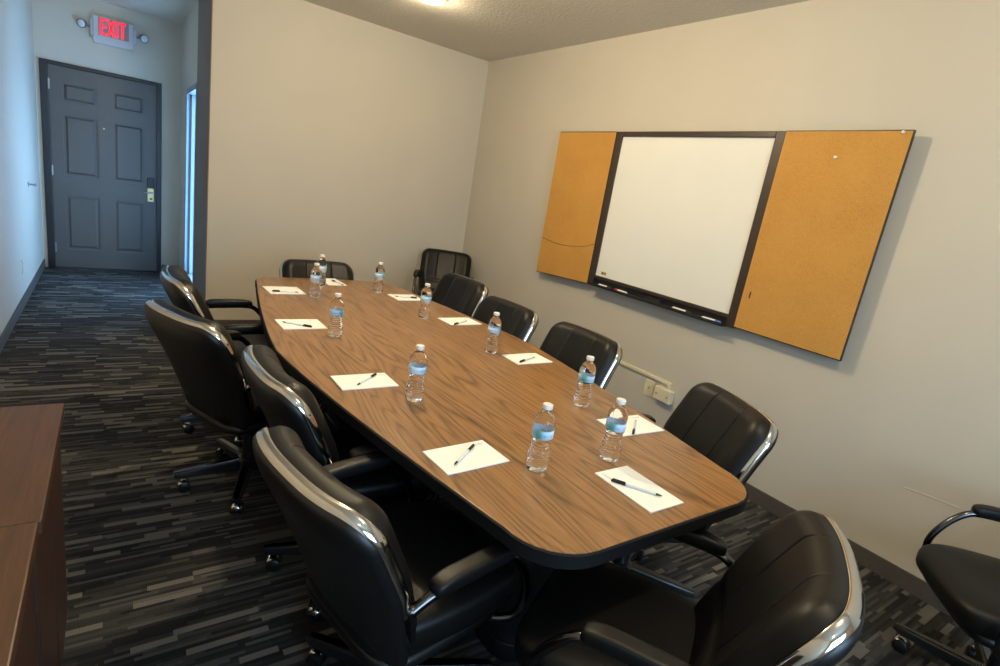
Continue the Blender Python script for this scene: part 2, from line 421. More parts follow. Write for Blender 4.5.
# stiles and rails stand 8 mm proud of the slab
xs = [-0.540, cols[0][0], cols[0][1], cols[1][0], cols[1][1], 0.369]
for a_, b_ in ((0, 1), (2, 3), (4, 5)): box(bm, xs[a_], xs[b_], DY, DY+0.014, 0.008, 2.042)
zs = [0.008] + [z for r in rows for z in r] + [2.042]
for c0, c1 in cols:
    for k in range(0, len(zs), 2): box(bm, c0, c1, DY, DY+0.014, zs[k], zs[k+1])
for c0, c1 in cols:
    for r0, r1 in rows:
        b = bmesh.new(); i0, i1 = 0.020, 0.040
        o_ = [b.verts.new(p) for p in ((c0+i0, DY+0.014, r0+i0), (c1-i0, DY+0.014, r0+i0), (c1-i0, DY+0.014, r1-i0), (c0+i0, DY+0.014, r1-i0))]
        n_ = [b.verts.new(p) for p in ((c0+i1, DY+0.001, r0+i1), (c1-i1, DY+0.001, r0+i1), (c1-i1, DY+0.001, r1-i1), (c0+i1, DY+0.001, r1-i1))]
        for k in range(4): b.faces.new((o_[k], o_[(k+1)%4], n_[(k+1)%4], n_[k]))
        b.faces.new(n_); b.faces.new(o_[::-1]); join(bm, b)
dl = obj('door_leaf', bm, M['door'], d1)
bm = bmesh.new(); box(bm, 0.285, 0.352, DY-0.022, DY, 0.955, 1.065, bev=0.006); obj('card_reader', bm, M['black_plastic'], d1)
bm = bmesh.new(); box(bm, 0.287, 0.350, DY-0.014, DY, 0.80, 0.952, bev=0.005)
lk = obj('lock_plate', bm, M['brass'], d1)
bm = bmesh.new(); tube(bm, [(0.33, DY-0.014, 0.905), (0.33, DY-0.045, 0.905)], 0.011, 12); tube(bm, [(0.337, DY-0.045, 0.905), (0.285, DY-0.048, 0.902), (0.255, DY-0.045, 0.90)], [0.009, 0.008, 0.007], 10)
obj('lever_handle', bm, M['steel'], d1, 60)
bm = bmesh.new(); tube(bm, [(0.32, DY-0.013, 0.835), (0.32, DY-0.024, 0.835)], 0.012, 12); obj('deadbolt_turn', bm, M['black_plastic'], d1, 60)
bm = bmesh.new(); tube(bm, [(-0.098, DY+0.001, 1.512), (-0.098, DY-0.008, 1.512)], 0.009, 12); obj('peephole', bm, M['brass'], d1, 60)
for hz in (0.22, 1.02, 1.86):
    bm = bmesh.new(); tube(bm, [(-0.541, DY-0.012, hz-0.05), (-0.541, DY-0.012, hz+0.05)], 0.008, 10); box(bm, -0.552, -0.530, DY-0.004, DY, hz-0.048, hz+0.048)
    obj('hinge', bm, M['steel'], d1, 60)

# exit sign over the door
t = thing('exit_sign', 'red lit EXIT sign with two emergency lamp heads above the grey door', 'exit sign', (0, YD, 2.465))
bm = bmesh.new(); box(bm, -0.172, 0.168, -0.045, -0.001, -0.132, 0.125, bev=0.008); 
for s in (-1, 1): box(bm, min(s*0.165, s*0.195), max(s*0.165, s*0.195), -0.036, -0.001, -0.075, 0.085, bev=0.008)
obj('housing', bm, M['sign_grey'], t)
bm = bmesh.new(); box(bm, -0.128, 0.128, -0.047, -0.0445, -0.055, 0.115); fp = obj('face_panel', bm, M['exit_panel'], t)
bm = bmesh.new(); yA, yB2 = -0.050, -0.0465; zb, zt, sw = -0.045, 0.105, 0.017
def barq(p, q, w):
    b = bmesh.new(); p = Vector((p[0], 0, p[1])); q = Vector((q[0], 0, q[1])); d = (q-p).normalized(); s_ = Vector((-d.z, 0, d.x))*w/2
    vs = []
    for yy in (yA, yB2):
        vs.append([b.verts.new(v_ + Vector((0, yy, 0))) for v_ in (p+s_, p-s_, q-s_, q+s_)])
    b.faces.new(vs[0]); b.faces.new(vs[1][::-1])
    for k in range(4): b.faces.new((vs[0][k], vs[0][(k+1)%4], vs[1][(k+1)%4], vs[1][k]))
    join(bm, b)
ex = -0.112
box(bm, ex, ex+sw, yA, yB2, zb, zt)
for z_ in (zb, (zb+zt)/2-sw/2, zt-sw): box(bm, ex+sw, ex+0.058, yA, yB2, z_, z_+sw)
barq((-0.040, zb), (0.014, zt), 0.019); barq((0.014, zb), (-0.040, zt), 0.019)
box(bm, 0.031, 0.031+sw, yA, yB2, zb, zt)
box(bm, 0.082, 0.082+sw, yA, yB2, zb, zt-sw); box(bm, 0.060, 0.121, yA, yB2, zt-sw, zt)
bmesh.ops.transform(bm, matrix=Matrix.Translation((-0.008, 0, 0.002)) @ Matrix.Diagonal((0.92, 1, 1.0, 1)), verts=bm.verts); obj('lettering', bm, M['exit_red'], t)
for s in (-1, 1):
    bm = bmesh.new(); tube(bm, [(s*0.19, -0.02, 0.01), (s*0.232, -0.035, 0.012)], 0.010, 10)
    b = bmesh.new(); lathe(b, [(0.012, -0.045), (0.030, -0.040), (0.040, -0.005), (0.042, 0.0), (0.042, 0.008), (0.036, 0.012)], 20)
    join(bm, b, 0, Matrix.Translation((s*0.258, -0.045, 0.015)) @ Matrix.Rotation(s*0.5, 4, 'Z') @ Matrix.Rotation(PI/2+0.25, 4, 'X'))
    lh = obj('lamp_head', bm, M['lamp_body'], t, 50)
    bm = bmesh.new(); b = bmesh.new(); lathe(b, [(0.035, 0.011), (0.030, 0.016), (0.012, 0.019)], 20)
    join(bm, b, 0, Matrix.Translation((s*0.258, -0.045, 0.015)) @ Matrix.Rotation(s*0.5, 4, 'Z') @ Matrix.Rotation(PI/2+0.25, 4, 'X'))
    obj('lamp_lens', bm, M['lens'], lh, 50)

# ceiling lamps
for i, (lx, ly, pw) in enumerate(LAMPS):
    t = thing('ceiling_light', ['round warm ceiling light over the far half of the table', 'round warm ceiling light over the middle of the table', 'added warm ceiling light out of view over the near end of the table', 'added warm ceiling light out of view behind the camera by the front window'][i], 'ceiling light', (lx, ly, ZC), 0, 'round ceiling lights')
    bm = bmesh.new(); lathe(bm, [(0.115, 0), (0.115, -0.012), (0.105, -0.022), (0.086, -0.024), (0.086, -0.010)], 40, cap0=True, cap1=True); obj('trim_ring', bm, M['white_plastic'], t, 40)
    bm = bmesh.new(); lathe(bm, [(0.085, -0.012), (0.084, -0.026), (0.07, -0.032), (0.03, -0.036)], 40); obj('lamp_lens', bm, M['lamp_glow'], t, 60)

# left wall: door stop and outlet plates
bm = bmesh.new()
b = bmesh.new(); lathe(b, [(0.022, 0), (0.022, 0.006), (0.010, 0.010), (0.009, 0.04), (0.014, 0.042), (0.014, 0.055), (0.010, 0.058)], 20)
join(bm, b, 0, Matrix.Translation((XL, 6.456, 0.935)) @ Matrix.Rotation(PI/2, 4, 'Y'))
tagp(obj('door_stop', bm, M['steel'], None, 50), 'small metal door stop on the left hallway wall', 'door stop')
t = thing('wall_outlet', 'white outlet plate low on the left hallway wall', 'outlet', (XL, 5.82, 0.32))
bm = bmesh.new(); box(bm, 0, 0.006, -0.036, 0.036, -0.058, 0.058, bev=0.003); obj('plate', bm, M['white_plastic'], t)
for z_ in (-0.024, 0.024):
    bm = bmesh.new(); box(bm, 0.006, 0.0075, -0.016, 0.016, z_-0.014, z_+0.014, bev=0.0005); obj('socket', bm, M['ivory'], t)
# right wall: raceway, outlet, surface box
bm = bmesh.new(); box(bm, XR-0.016, XR, 2.105, 2.70, 0.440, 0.462, bev=0.002); box(bm, XR-0.016, XR, 2.105, 2.130, 0.415, 0.441, bev=0.002)
tagp(obj('cable_raceway', bm, M['ivory']), 'ivory cable raceway running along the right wall above the outlets', 'raceway')
t = thing('wall_outlet', 'ivory outlet plate on the right wall below the cable raceway', 'outlet', (XR, 2.278, 0.362))
bm = bmesh.new(); box(bm, -0.006, 0, -0.040, 0.040, -0.057, 0.057, bev=0.003); obj('plate', bm, M['ivory'], t)
for z_ in (-0.024, 0.024):
    bm = bmesh.new(); box(bm, -0.0085, -0.006, -0.016, 0.016, z_-0.014, z_+0.014, bev=0.0005); obj('socket', bm, M['ivory'], t)
bm = bmesh.new(); box(bm, -0.0085, -0.006, -0.004, 0.004, -0.004, 0.004); obj('screw', bm, M['steel'], t)
t = thing('surface_jack_box', 'ivory surface-mounted jack box on the right wall at the raceway end', 'jack box', (XR, 2.135, 0.368))
bm = bmesh.new(); box(bm, -0.045, 0, -0.068, 0.068, -0.042, 0.046, bev=0.004); obj('body', bm, M['ivory'], t)
for y_ in (-0.045, 0.045):
    bm = bmesh.new(); box(bm, -0.047, -0.0445, y_-0.006, y_+0.006, -0.006, 0.006, bev=0.0005); obj('screw', bm, M['brass'], t)

# ---------------------------------------------------------------- whiteboard cabinet on the right wall
XF = 2.962
t = thing('whiteboard_cabinet', 'wall-mounted whiteboard in a dark frame between two opened cork doors', 'whiteboard', (XR, 2.40, 0.95))
def P(name, boxes, mat, bev=0.0, par=None):
    bm = bmesh.new()
    for bx in boxes: box(bm, bx[0]-XR, bx[1]-XR, bx[2]-2.40, bx[3]-2.40, bx[4]-0.95, bx[5]-0.95, bev=bev)
    return obj(name, bm, mat, par or t)
P('back_box', [(XF+0.025, XR-0.001, 1.80, 2.95, 0.965, 2.045)], M['board_frame'])
P('board_frame', [(XF-0.006, XF+0.03, 2.952, 3.005, 0.950, 2.058), (XF-0.006, XF+0.03, 1.745, 1.800, 0.950, 2.058), (XF-0.006, XF+0.03, 1.80, 2.952, 2.026, 2.058), (XF-0.002, XF+0.03, 1.80, 2.952, 1.000, 1.022)], M['board_frame'], 0.003)
P('writing_surface', [(XF+0.010, XF+0.025, 1.80, 2.952, 1.022, 2.026)], M['whiteboard'])
P('marker_tray', [(XF-0.045, XF+0.03, 1.80, 2.952, 0.946, 0.956), (XF-0.045, XF-0.040, 1.80, 2.952, 0.956, 0.966), (XF+0.02, XF+0.03, 1.80, 2.952, 0.956, 1.0)], M['black_paint'], 0.002)
P('sticker', [(XF+0.0085, XF+0.0105, 2.845, 2.900, 1.036, 1.060)], plain('faded_sticker', (196, 172, 120), 0.6, 0, 300, 0.02, 0.12))
P('sticker_print', [(XF+0.0078, XF+0.009, 2.876, 2.892, 1.041, 1.055), (XF+0.0078, XF+0.009, 2.852, 2.870, 1.049, 1.055), (XF+0.0078, XF+0.009, 2.852, 2.870, 1.041, 1.045)], M['board_frame'])
# cork doors (the left one hangs a little low)
def quad_panel(y0, y1, zz, th, mat, name):
    """slab with corner heights zz = (z at y0 low, y1 low, y1 high, y0 high)"""
    bm = bmesh.new(); fr = []
    for x_ in (XF-0.008, XF-0.008+th):
        fr.append([bm.verts.new((x_-XR, y_-2.40, z_-0.95)) for y_, z_ in ((y0, zz[0]), (y1, zz[1]), (y1, zz[2]), (y0, zz[3]))])
    bm.faces.new(fr[0]); bm.faces.new(fr[1][::-1])
    for k in range(4): bm.faces.new((fr[0][k], fr[0][(k+1)%4], fr[1][(k+1)%4], fr[1][k]))
    return obj(name, bm, mat, t)
for (y0, y1, zz) in ((3.006, 3.640, (0.940, 0.908, 2.058, 2.058)), (1.146, 1.744, (0.955, 0.958, 2.060, 2.062))):
    d = quad_panel(y0, y1, zz, 0.022, M['board_frame'], 'door')
    bm = bmesh.new(); e = 0.006
    fr = []
    for x_ in (XF-0.0105, XF-0.006):
        fr.append([bm.verts.new((x_-XR, y_-2.40, z_-0.95)) for y_, z_ in ((y0+e*.3, zz[0]+e), (y1-e*.3, zz[1]+e), (y1-e*.3, zz[2]-e), (y0+e*.3, zz[3]-e))])
    bm.faces.new(fr[0]); bm.faces.new(fr[1][::-1])
    for k in range(4): bm.faces.new((fr[0][k], fr[0][(k+1)%4], fr[1][(k+1)%4], fr[1][k]))
    ck = obj('cork_sheet', bm, M['cork'], d)
    if y0 > 2.9:
        bm = bmesh.new(); tube(bm, [Vector(p)-Vector((XR, 2.40, 0.95)) for p in spline([(XF-0.0105, 3.635, 1.203), (XF-0.0105, 3.45, 1.182), (XF-0.0105, 3.29, 1.186), (XF-0.0105, 3.10, 1.215), (XF-0.0105, 3.015, 1.243)], 8)], 0.0022, 6)
        obj('score_mark', bm, M['board_frame'], d)
        bm = bmesh.new()
    else:
        bm = bmesh.new(); box(bm, XF-0.0115-XR, XF-0.0105-XR, 1.693-2.4, 1.701-2.4, 1.145-.95, 1.182-.95); obj('score_mark', bm, M['board_frame'], d)
    # struts that hold the opened door off the wall
    for y_ in (y0+0.1, y1-0.1):
        for z_ in (0.17, 0.94):
            bm = bmesh.new(); box(bm, XF+0.0145-XR, -0.001, y_-0.02-2.4, y_+0.02-2.4, z_-0.02, z_+0.02); obj('wall_bracket', bm, M['black_paint'], d)
# things on the board
def pin(y_, z_, lab):
    bm = bmesh.new(); b = bmesh.new(); lathe(b, [(0.006, 0), (0.0065, 0.002), (0.0035, 0.004), (0.004, 0.010), (0.006, 0.012), (0.006, 0.014)], 16)
    join(bm, b, 0, Matrix.Translation((XF-0.0105, y_, z_)) @ Matrix.Rotation(-PI/2, 4, 'Y'))
    tagp(obj('push_pin', bm, M['white_plastic'], None, 50), lab, 'push pin')
pin(1.184, 2.050, 'white push pin at the top outer corner of the cork door')
pin(1.449, 1.930, 'white push pin in the upper middle of the cork door')
def marker(y_, ln, capmat, x_, ang, lab):
    t_ = thing('dry_erase_marker', lab, 'marker', (x_, y_, 0.9645), ang, 'markers on the tray')
    bm = bmesh.new(); tube(bm, [(0, -ln/2+0.035, 0), (0, ln/2-0.006, 0), (0, ln/2, 0)], [0.0085, 0.0085, 0.006], 14); obj('barrel', bm, M['white_plastic'], t_, 40)
    bm = bmesh.new(); tube(bm, [(0, -ln/2, 0), (0, -ln/2+0.006, 0), (0, -ln/2+0.036, 0)], [0.006, 0.0088, 0.0088], 14); obj('cap', bm, capmat, t_, 40)
xm = XF-0.022
marker(2.80, 0.12, M['ink'], xm-0.004, 0.06, 'black-capped white marker at the far end of the board tray')
marker(2.645, 0.125, M['red'], xm, PI-0.05, 'red-capped white marker on the board tray')
marker(2.11, 0.145, M['ink'], xm, -0.04, 'plain white marker right of the felt eraser on the board tray')
marker(1.885, 0.125, M['blue'], xm-0.006, 0.10, 'blue-capped white marker at the near end of the board tray')
t = thing('board_eraser', 'charcoal felt eraser lying on the whiteboard tray', 'eraser', (xm, 2.34, 0.9562))
bm = bmesh.new(); box(bm, -0.018, 0.016, -0.062, 0.062, 0.0, 0.020, bev=0.002); obj('felt_pad', bm, M['felt'], t)
bm = bmesh.new(); box(bm, -0.018, 0.016, -0.062, 0.062, 0.0202, 0.030, bev=0.003); obj('handle', bm, M['black_plastic'], t)

# ---------------------------------------------------------------- conference table
def boat(inset=0.0, n=24, rc=0.16):
    cx_, cy0, cy1 = 1.181, 0.703, 3.742
    ym = (cy0+cy1)/2; hl = (cy1-cy0)/2 - inset
    def hw(y): return 0.659 - (0.142 if y < ym else 0.122)*abs(y-ym)**1.3 - inset
    pts = []
    rc2 = rc - inset*0.5
    # right side going up
    ys = [ym-hl+rc2 + (2*hl-2*rc2)*k/n for k in range(n+1)]
    for y in ys: pts.append((cx_+hw(y), y))
    w = hw(ym+hl-rc2)
    for k in range(1, 9):
        a = PI/2*k/8; pts.append((cx_+w-rc2+rc2*math.cos(a), ym+hl-rc2+rc2*math.sin(a)))
    pts.append((cx_, ym+hl+0.018))
    for k in range(0, 8):
        a = PI/2+PI/2*k/8; pts.append((cx_-w+rc2+rc2*math.cos(a), ym+hl-rc2+rc2*math.sin(a)))
    for y in ys[::-1]: pts.append((cx_-hw(y), y))
    w = hw(ym-hl+rc2)
    for k in range(1, 9):
        a = PI+PI/2*k/8; pts.append((cx_-w+rc2+rc2*math.cos(a), ym-hl+rc2+rc2*math.sin(a)))
    for k in range(0, 8):
        a = 1.5*PI+PI/2*k/8; pts.append((cx_+w-rc2+rc2*math.cos(a), ym-hl+rc2+rc2*math.sin(a)))
    return pts
def rrect(x0, x1, y0, y1, r, n=8):
    out = []
    for cx_, cy_, a0 in ((x1-r, y1-r, 0), (x0+r, y1-r, PI/2), (x0+r, y0+r, PI), (x1-r, y0+r, 1.5*PI)):
        for k in range(n+1):
            a = a0+PI/2*k/n; out.append((cx_+r*math.cos(a), cy_+r*math.sin(a)))
    return out
t = thing('conference_table', 'long boat-shaped walnut conference table with a black edge', 'table', (1.181, 2.222, 0))
def shift(pts): return [(x-1.181, y-2.222) for x, y in pts]
bm = bmesh.new(); prism(bm, shift(boat(0.006)), 0.700, 0.740, 0, 0.0015); obj('tabletop', bm, M['walnut'], t)
bm = bmesh.new()
o1 = shift(boat(0.0)); o2 = shift(boat(0.0055)); n = len(o1)
prof = [(o2, 0.7385), (o1, 0.736), (o1, 0.702), (o2, 0.698)]
rg = [[bm.verts.new((x, y, z)) for x, y in o] for o, z in prof]
for k in range(4):
    a_, b_ = rg[k], rg[(k+1) % 4]
    for i in range(n): bm.faces.new((a_[i], a_[(i+1)%n], b_[(i+1)%n], b_[i]))
obj('edge_band', bm, M['edge'], t, 40)
bm = bmesh.new(); prism(bm, shift(rrect(1.06, 1.30, 1.0, 3.25, 0.02)), 0.637, 0.6995, 0, 0.003); obj('stretcher_beam', bm, M['table_base'], t)
for y0, y1 in ((1.08, 1.55), (2.72, 3.19)):
    bm = bmesh.new(); prism(bm, shift(rrect(1.02, 1.32, y0, y1, 0.08)), 0.0, 0.636, 0, 0.004); ped = obj('pedestal', bm, M['table_base'], t, 40)
    bm = bmesh.new(); prism(bm, shift(rrect(1.01, 1.33, y0-0.01, y1+0.01, 0.09)), 0.0, 0.07, 0, 0.003); obj('kick_plate', bm, M['black_plastic'], ped, 40)
ZT = 0.7402

# ---------------------------------------------------------------- notepads and pens
def notepad(x0, y0, w, d, ang, label):
    t_ = thing('notepad', label, 'notepad', (x0, y0, ZT), ang, 'notepads on the table')
    bm = bmesh.new(); box(bm, -w/2, w/2, -d/2, d/2, 0, 0.004, bev=0.0006, seg=1); obj('sheets', bm, M['paper'], t_)
    bm = bmesh.new()
    for k in range(5): box(bm, w/2-0.052+k*0.0085, w/2-0.0455+k*0.0085, d/2-0.020, d/2-0.0165, 0.004, 0.0042)
    box(bm, w/2-0.046, w/2-0.018, d/2-0.0255, d/2-0.0235, 0.004, 0.0042)
    obj('printed_heading', bm, M['print'], t_); return t_
S, G = 0.216, 0.140
PADS = [  # x, y, wx, wy, angle, label
 (0.815, 3.333, 0.205, 0.19, 0.05, 'white notepad at the far left corner of the table'),
 (0.722, 2.597, 0.205, 0.165, 0.02, 'white notepad on the left side, second from the far end'),
 (0.752, 1.820, S, G, 0.0, 'white notepad on the left side, second from the near end'),
 (0.826, 1.191, S, G, 0.06, 'white notepad at the near left corner of the table'),
 (1.219, 0.876, S, G, PI/2, 'white notepad at the near end of the table with a pen laid lengthwise'),
 (1.557, 1.216, S, G, -0.05, 'white notepad on the right side behind the nearest right-hand bottle'),
 (1.635, 1.970, S, G, 0.02, 'white notepad on the right side, straight in front of the wall raceway chair'),
 (1.643, 2.646, S, 0.150, 0.06, 'white notepad on the right side between two small bottles'),
 (1.560, 3.228, 0.19, 0.165, 0.05, 'white notepad at the far right corner of the table'),
 (1.200, 3.645, 0.125, 0.215, 0.05, 'white notepad at the far end of the table behind a pair of bottles')]
for p in PADS: notepad(*p)
def pen(xc, yc, xt, yt, label):
    """pen from its cap end (xc, yc) towards its tip"""
    ang = math.atan2(yt-yc, xt-xc); ln = 0.146
    t_ = thing('ballpoint_pen', label, 'pen', (xc, yc, ZT+0.0043+0.0045), ang, 'pens on the notepads')
    bm = bmesh.new(); tube(bm, [(0.030, 0, 0), (0.122, 0, 0), (0.128, 0, 0)], [0.0038, 0.0038, 0.0034], 12); obj('barrel', bm, M['pen_white'], t_, 40)
    bm = bmesh.new(); tube(bm, [(0.128, 0, 0), (0.140, 0, 0), (ln, 0, 0)], [0.0036, 0.0024, 0.0008], 12); obj('tip', bm, M['ink'], t_, 40)
    bm = bmesh.new(); tube(bm, [(0, 0, 0), (0.003, 0, 0), (0.042, 0, 0)], [0.0034, 0.0045, 0.0045], 12); box(bm, 0.004, 0.040, -0.0014, 0.0014, 0.003, 0.0068, bev=0.0006, seg=1); obj('cap', bm, M['ink'], t_, 40)
PENS = [  # cap end, tip end
 (0.735, 3.279, 0.838, 3.267, 'pen on the notepad at the far left corner of the table'),
 (0.754, 2.527, 0.643, 2.615, 'pen on the left-side notepad second from the far end'),
 (0.815, 1.868, 0.688, 1.757, 'pen on the left-side notepad second from the near end'),
 (0.878, 1.236, 0.749, 1.140, 'pen on the notepad at the near left corner of the table'),
 (1.161, 0.929, 1.247, 0.805, 'pen on the notepad at the near end of the table'),
 (1.492, 1.145, 1.617, 1.243, 'pen on the right-side notepad behind the nearest right-hand bottle'),
 (1.550, 1.915, 1.685, 1.972, 'pen on the right-side notepad third from the near right corner'),
 (1.555, 2.560, 1.716, 2.653, 'pen on the right-side notepad between two small bottles'),
 (1.627, 3.197, 1.520, 3.222, 'pen on the notepad at the far right corner of the table'),
 (1.205, 3.661, 1.230, 3.558, 'pen on the notepad at the far end of the table')]
for p in PENS: pen(*p)

# ---------------------------------------------------------------- water bottles
def bottle_proto():
    t_ = thing('water_bottle', '', 'bottle', (0, 0, 0), 0, 'water bottles on the table')
    prof = [(0.012, 0.004), (0.022, 0.0), (0.029, 0.004), (0.0325, 0.014), (0.0328, 0.028)]
    z = 0.030
    for k in range(7):                                   # ribbed, waisted lower body
        zc = 0.034 + k*0.0095; w = 0.0335 - 0.0062*math.exp(-((zc-0.082)/0.022)**2)
        prof += [(w, zc-0.003), (w+0.0004, zc), (w, zc+0.003), (w-0.0020, zc+0.0048)]
    prof += [(0.0308, 0.104), (0.0316, 0.106), (0.0316, 0.140), (0.0325, 0.144), (0.0318, 0.158), (0.0285, 0.169), (0.0225, 0.179), (0.0165, 0.186), (0.0132, 0.190), (0.0128, 0.194), (0.0150, 0.1945), (0.0150, 0.1965), (0.0128, 0.1970), (0.0125, 0.205)]
    prof = [(r*0.97, z*0.965) for r, z in prof]
    def petal(r, z_, a):
        if z_ < 0.016: return r*(1+0.06*math.cos(5*a)*(1-z_/0.016))
        if z_ > 0.150 and z_ < 0.18: return r*(1+0.012*math.cos(10*a))
        return r
    bm = bmesh.new(); lathe(bm, prof, 40, fn=petal); obj('bottle_body', bm, M['water'], t_, 60)
    bm = bmesh.new(); lathe(bm, [(0.0307, 0.1055), (0.0315, 0.106), (0.0315, 0.1305), (0.0307, 0.131)], 40, cap0=False, cap1=False); obj('label', bm, M['label'], t_, 60)
    bm = bmesh.new(); lathe(bm, [(0.0128, 0.1905), (0.0148, 0.1905), (0.0150, 0.192), (0.0150, 0.2015), (0.0138, 0.2035), (0.010, 0.204)], 40, fn=lambda r, z_, a: r*(1+(0.012*math.cos(20*a) if 0.191 < z_ < 0.202 else 0))); obj('cap', bm, M['white_plastic'], t_, 30)
    return t_
BOT = [
 (1.000, 1.060, 0.3, 'water bottle at the near end beside the near-left notepad'),
 (1.275, 1.036, 0.2, 'water bottle standing just past the near-end notepad'),
 (1.505, 1.418, 0.4, 'water bottle by the right edge before the gap between the two nearest right chairs'),
 (0.870, 1.615, 2.6, 'water bottle alone near mid-table on the left, by the third left notepad'),
 (1.505, 2.080, 2.2, 'water bottle on the right side in front of the middle right-hand chair'),
 (0.832, 2.392, 1.9, 'water bottle beside the second left notepad from the far end'),
 (1.449, 2.710, 2.4, 'water bottle on the right side between the two far right notepads'),
 (0.961, 3.175, 2.3, 'front water bottle of the overlapping pair at the far left end'),
 (1.090, 3.500, 2.6, 'rear water bottle of the overlapping pair at the far left end'),
 (1.430, 3.360, 2.2, 'water bottle at the far right end, alone against the back wall')]
bp = bottle_proto()
for i, (x, y, a, lab) in enumerate(BOT):
    o = bp if i == 0 else copy_tree(bp)
    o.location = (x-0.009, y+0.007, ZT); o.rotation_euler.z = a; o['label'] = lab

# ---------------------------------------------------------------- chairs
BH, BZ = 0.475, 0.385                                     # back height and foot of the back
RC = 0.070
def bw(hm):
    W = 0.216 + 0.038*min(1, hm/0.26); rc = RC; rb = 0.05
    if hm > BH-rc: return W - rc + math.sqrt(max(0, rc*rc-(hm-(BH-rc))**2))
    if hm < rb: return W - rb + math.sqrt(max(0, rb*rb-(rb-hm)**2))
    return W
def bp3(x, hm, d):
    """point on the curved back: x across, hm up along it, d towards the sitter"""
    t_ = hm/BH
    def g(x_, h_):
        tt = h_/BH
        return -0.165 - 0.200*tt + 0.012*math.sin(PI*min(1, max(0, tt))) + 0.052*abs(x_/0.26)**2.6
    y = g(x, hm); e = 1e-3
    gx = (g(x+e, hm)-y)/e; gz = (g(x, hm+e)-y)/e
    n = Vector((-gx, 1, -gz)).normalized()
    z = BZ + hm
    return Vector((x, y, z)) + n*d
def back_slab(d0, D, R, grow, sign, seams):
    bm = bmesh.new(); nh = 48
    hs = [BH*(0.5-0.5*math.cos(PI*k/nh))*0.55 + BH*(k/nh)*0.45 for k in range(nh+1)]
    us = [-1+2*k/48 for k in range(49)]
    us = [math.copysign(abs(u)**0.85, u) for u in us] + [s_*0.37+q for s_ in (-1, 1) for q in (-0.030, -0.02, -0.012, -0.006, 0, 0.006, 0.012, 0.02, 0.030)]
    us = sorted(us); nx = len(us)-1
    front, rear = [], []
    for h_ in hs:
        w = bw(h_)+grow; fr, rr = [], []
        for u in us:
            x = u*w
            # distance to the outline
            e = min(w-abs(x), h_, BH-h_)
            if h_ > BH-RC and abs(x) > bw(BH)-0.001:
                q = math.hypot(abs(x)-bw(BH), h_-(BH-RC)); e = min(e, max(0, RC-q))
            e = max(0, e)
            k = min(e/R, 1); d = D*math.sqrt(max(0, 1-(1-k)**2))
            if seams:
                tt = h_/BH
                d += 0.014*math.exp(-((tt-0.22)/0.16)**2)*k
                for s in (-0.37, 0.37):
                    d -= 0.007*math.exp(-((u-s)/0.012)**2)*k*min(1, max(0, (tt-0.38)/0.06))
                arc = 0.36 + 0.05*(u*u)
                d -= 0.010*math.exp(-((tt-arc)/0.022)**2)*k
                d += 0.0015*k*abs(math.cos(PI*(u/0.74)))*min(1, max(0, (tt-0.38)/0.1))
            fr.append(bm.verts.new(bp3(x, h_, sign*(d0+d)))); rr.append(bm.verts.new(bp3(x, h_, sign*(d0-0.002))))
        front.append(fr); rear.append(rr)
    for k in range(nh):
        for i in range(nx):
            bm.faces.new((front[k][i], front[k][i+1], front[k+1][i+1], front[k+1][i]))
            bm.faces.new((rear[k][i], rear[k+1][i], rear[k+1][i+1], rear[k][i+1]))
    for k in range(nh):
        bm.faces.new((front[k][0], front[k+1][0], rear[k+1][0], rear[k][0]))
        bm.faces.new((front[k][nx], rear[k][nx], rear[k+1][nx], front[k+1][nx]))
    for i in range(nx):
        bm.faces.new((front[0][i], rear[0][i], rear[0][i+1], front[0][i+1]))
        bm.faces.new((front[nh][i], front[nh][i+1], rear[nh][i+1], rear[nh][i]))
    return bm
def outline(h0, n=26):
    pts = []
    for k in range(n+1):
        h_ = h0 + (BH-RC-h0)*k/n*1.0; pts.append((bw(h_), h_))
    W = bw(BH)
    for k in range(1, 15):
        a = PI/2*k/14; pts.append((W+RC*math.cos(a), BH-RC+RC*math.sin(a)))
    m_ = [(-x, h_) for x, h_ in pts[::-1]]
    mid = [(W - 2*W*k/16, BH) for k in range(1, 16)]
    return pts + mid + m_
def trim_band(h0, d0, d1, off, th):
    bm = bmesh.new(); o = outline(h0); rows_ = []
    prof = [(d0, off), (d0+0.004, off+th*0.8), ((d0+d1)/2, off+th), (d1-0.004, off+th*0.8), (d1, off), ((d0+d1)/2, off-0.006)]
    for i, (x, h_) in enumerate(o):
        a_, b_ = o[max(0, i-1)], o[min(len(o)-1, i+1)]
        tx, th_ = b_[0]-a_[0], b_[1]-a_[1]; l_ = math.hypot(tx, th_)
        nx_, nh_ = th_/l_, -tx/l_
        rows_.append([bm.verts.new(bp3(x, h_, d) + Vector((nx_*q, 0, nh_*q))) for d, q in prof])
    m_ = len(prof)
    for a_, b_ in zip(rows_, rows_[1:]):
        for k in range(m_): bm.faces.new((a_[k], a_[(k+1)%m_], b_[(k+1)%m_], b_[k]))
    bm.faces.new(rows_[0]); bm.faces.new(rows_[-1][::-1])
    return bm
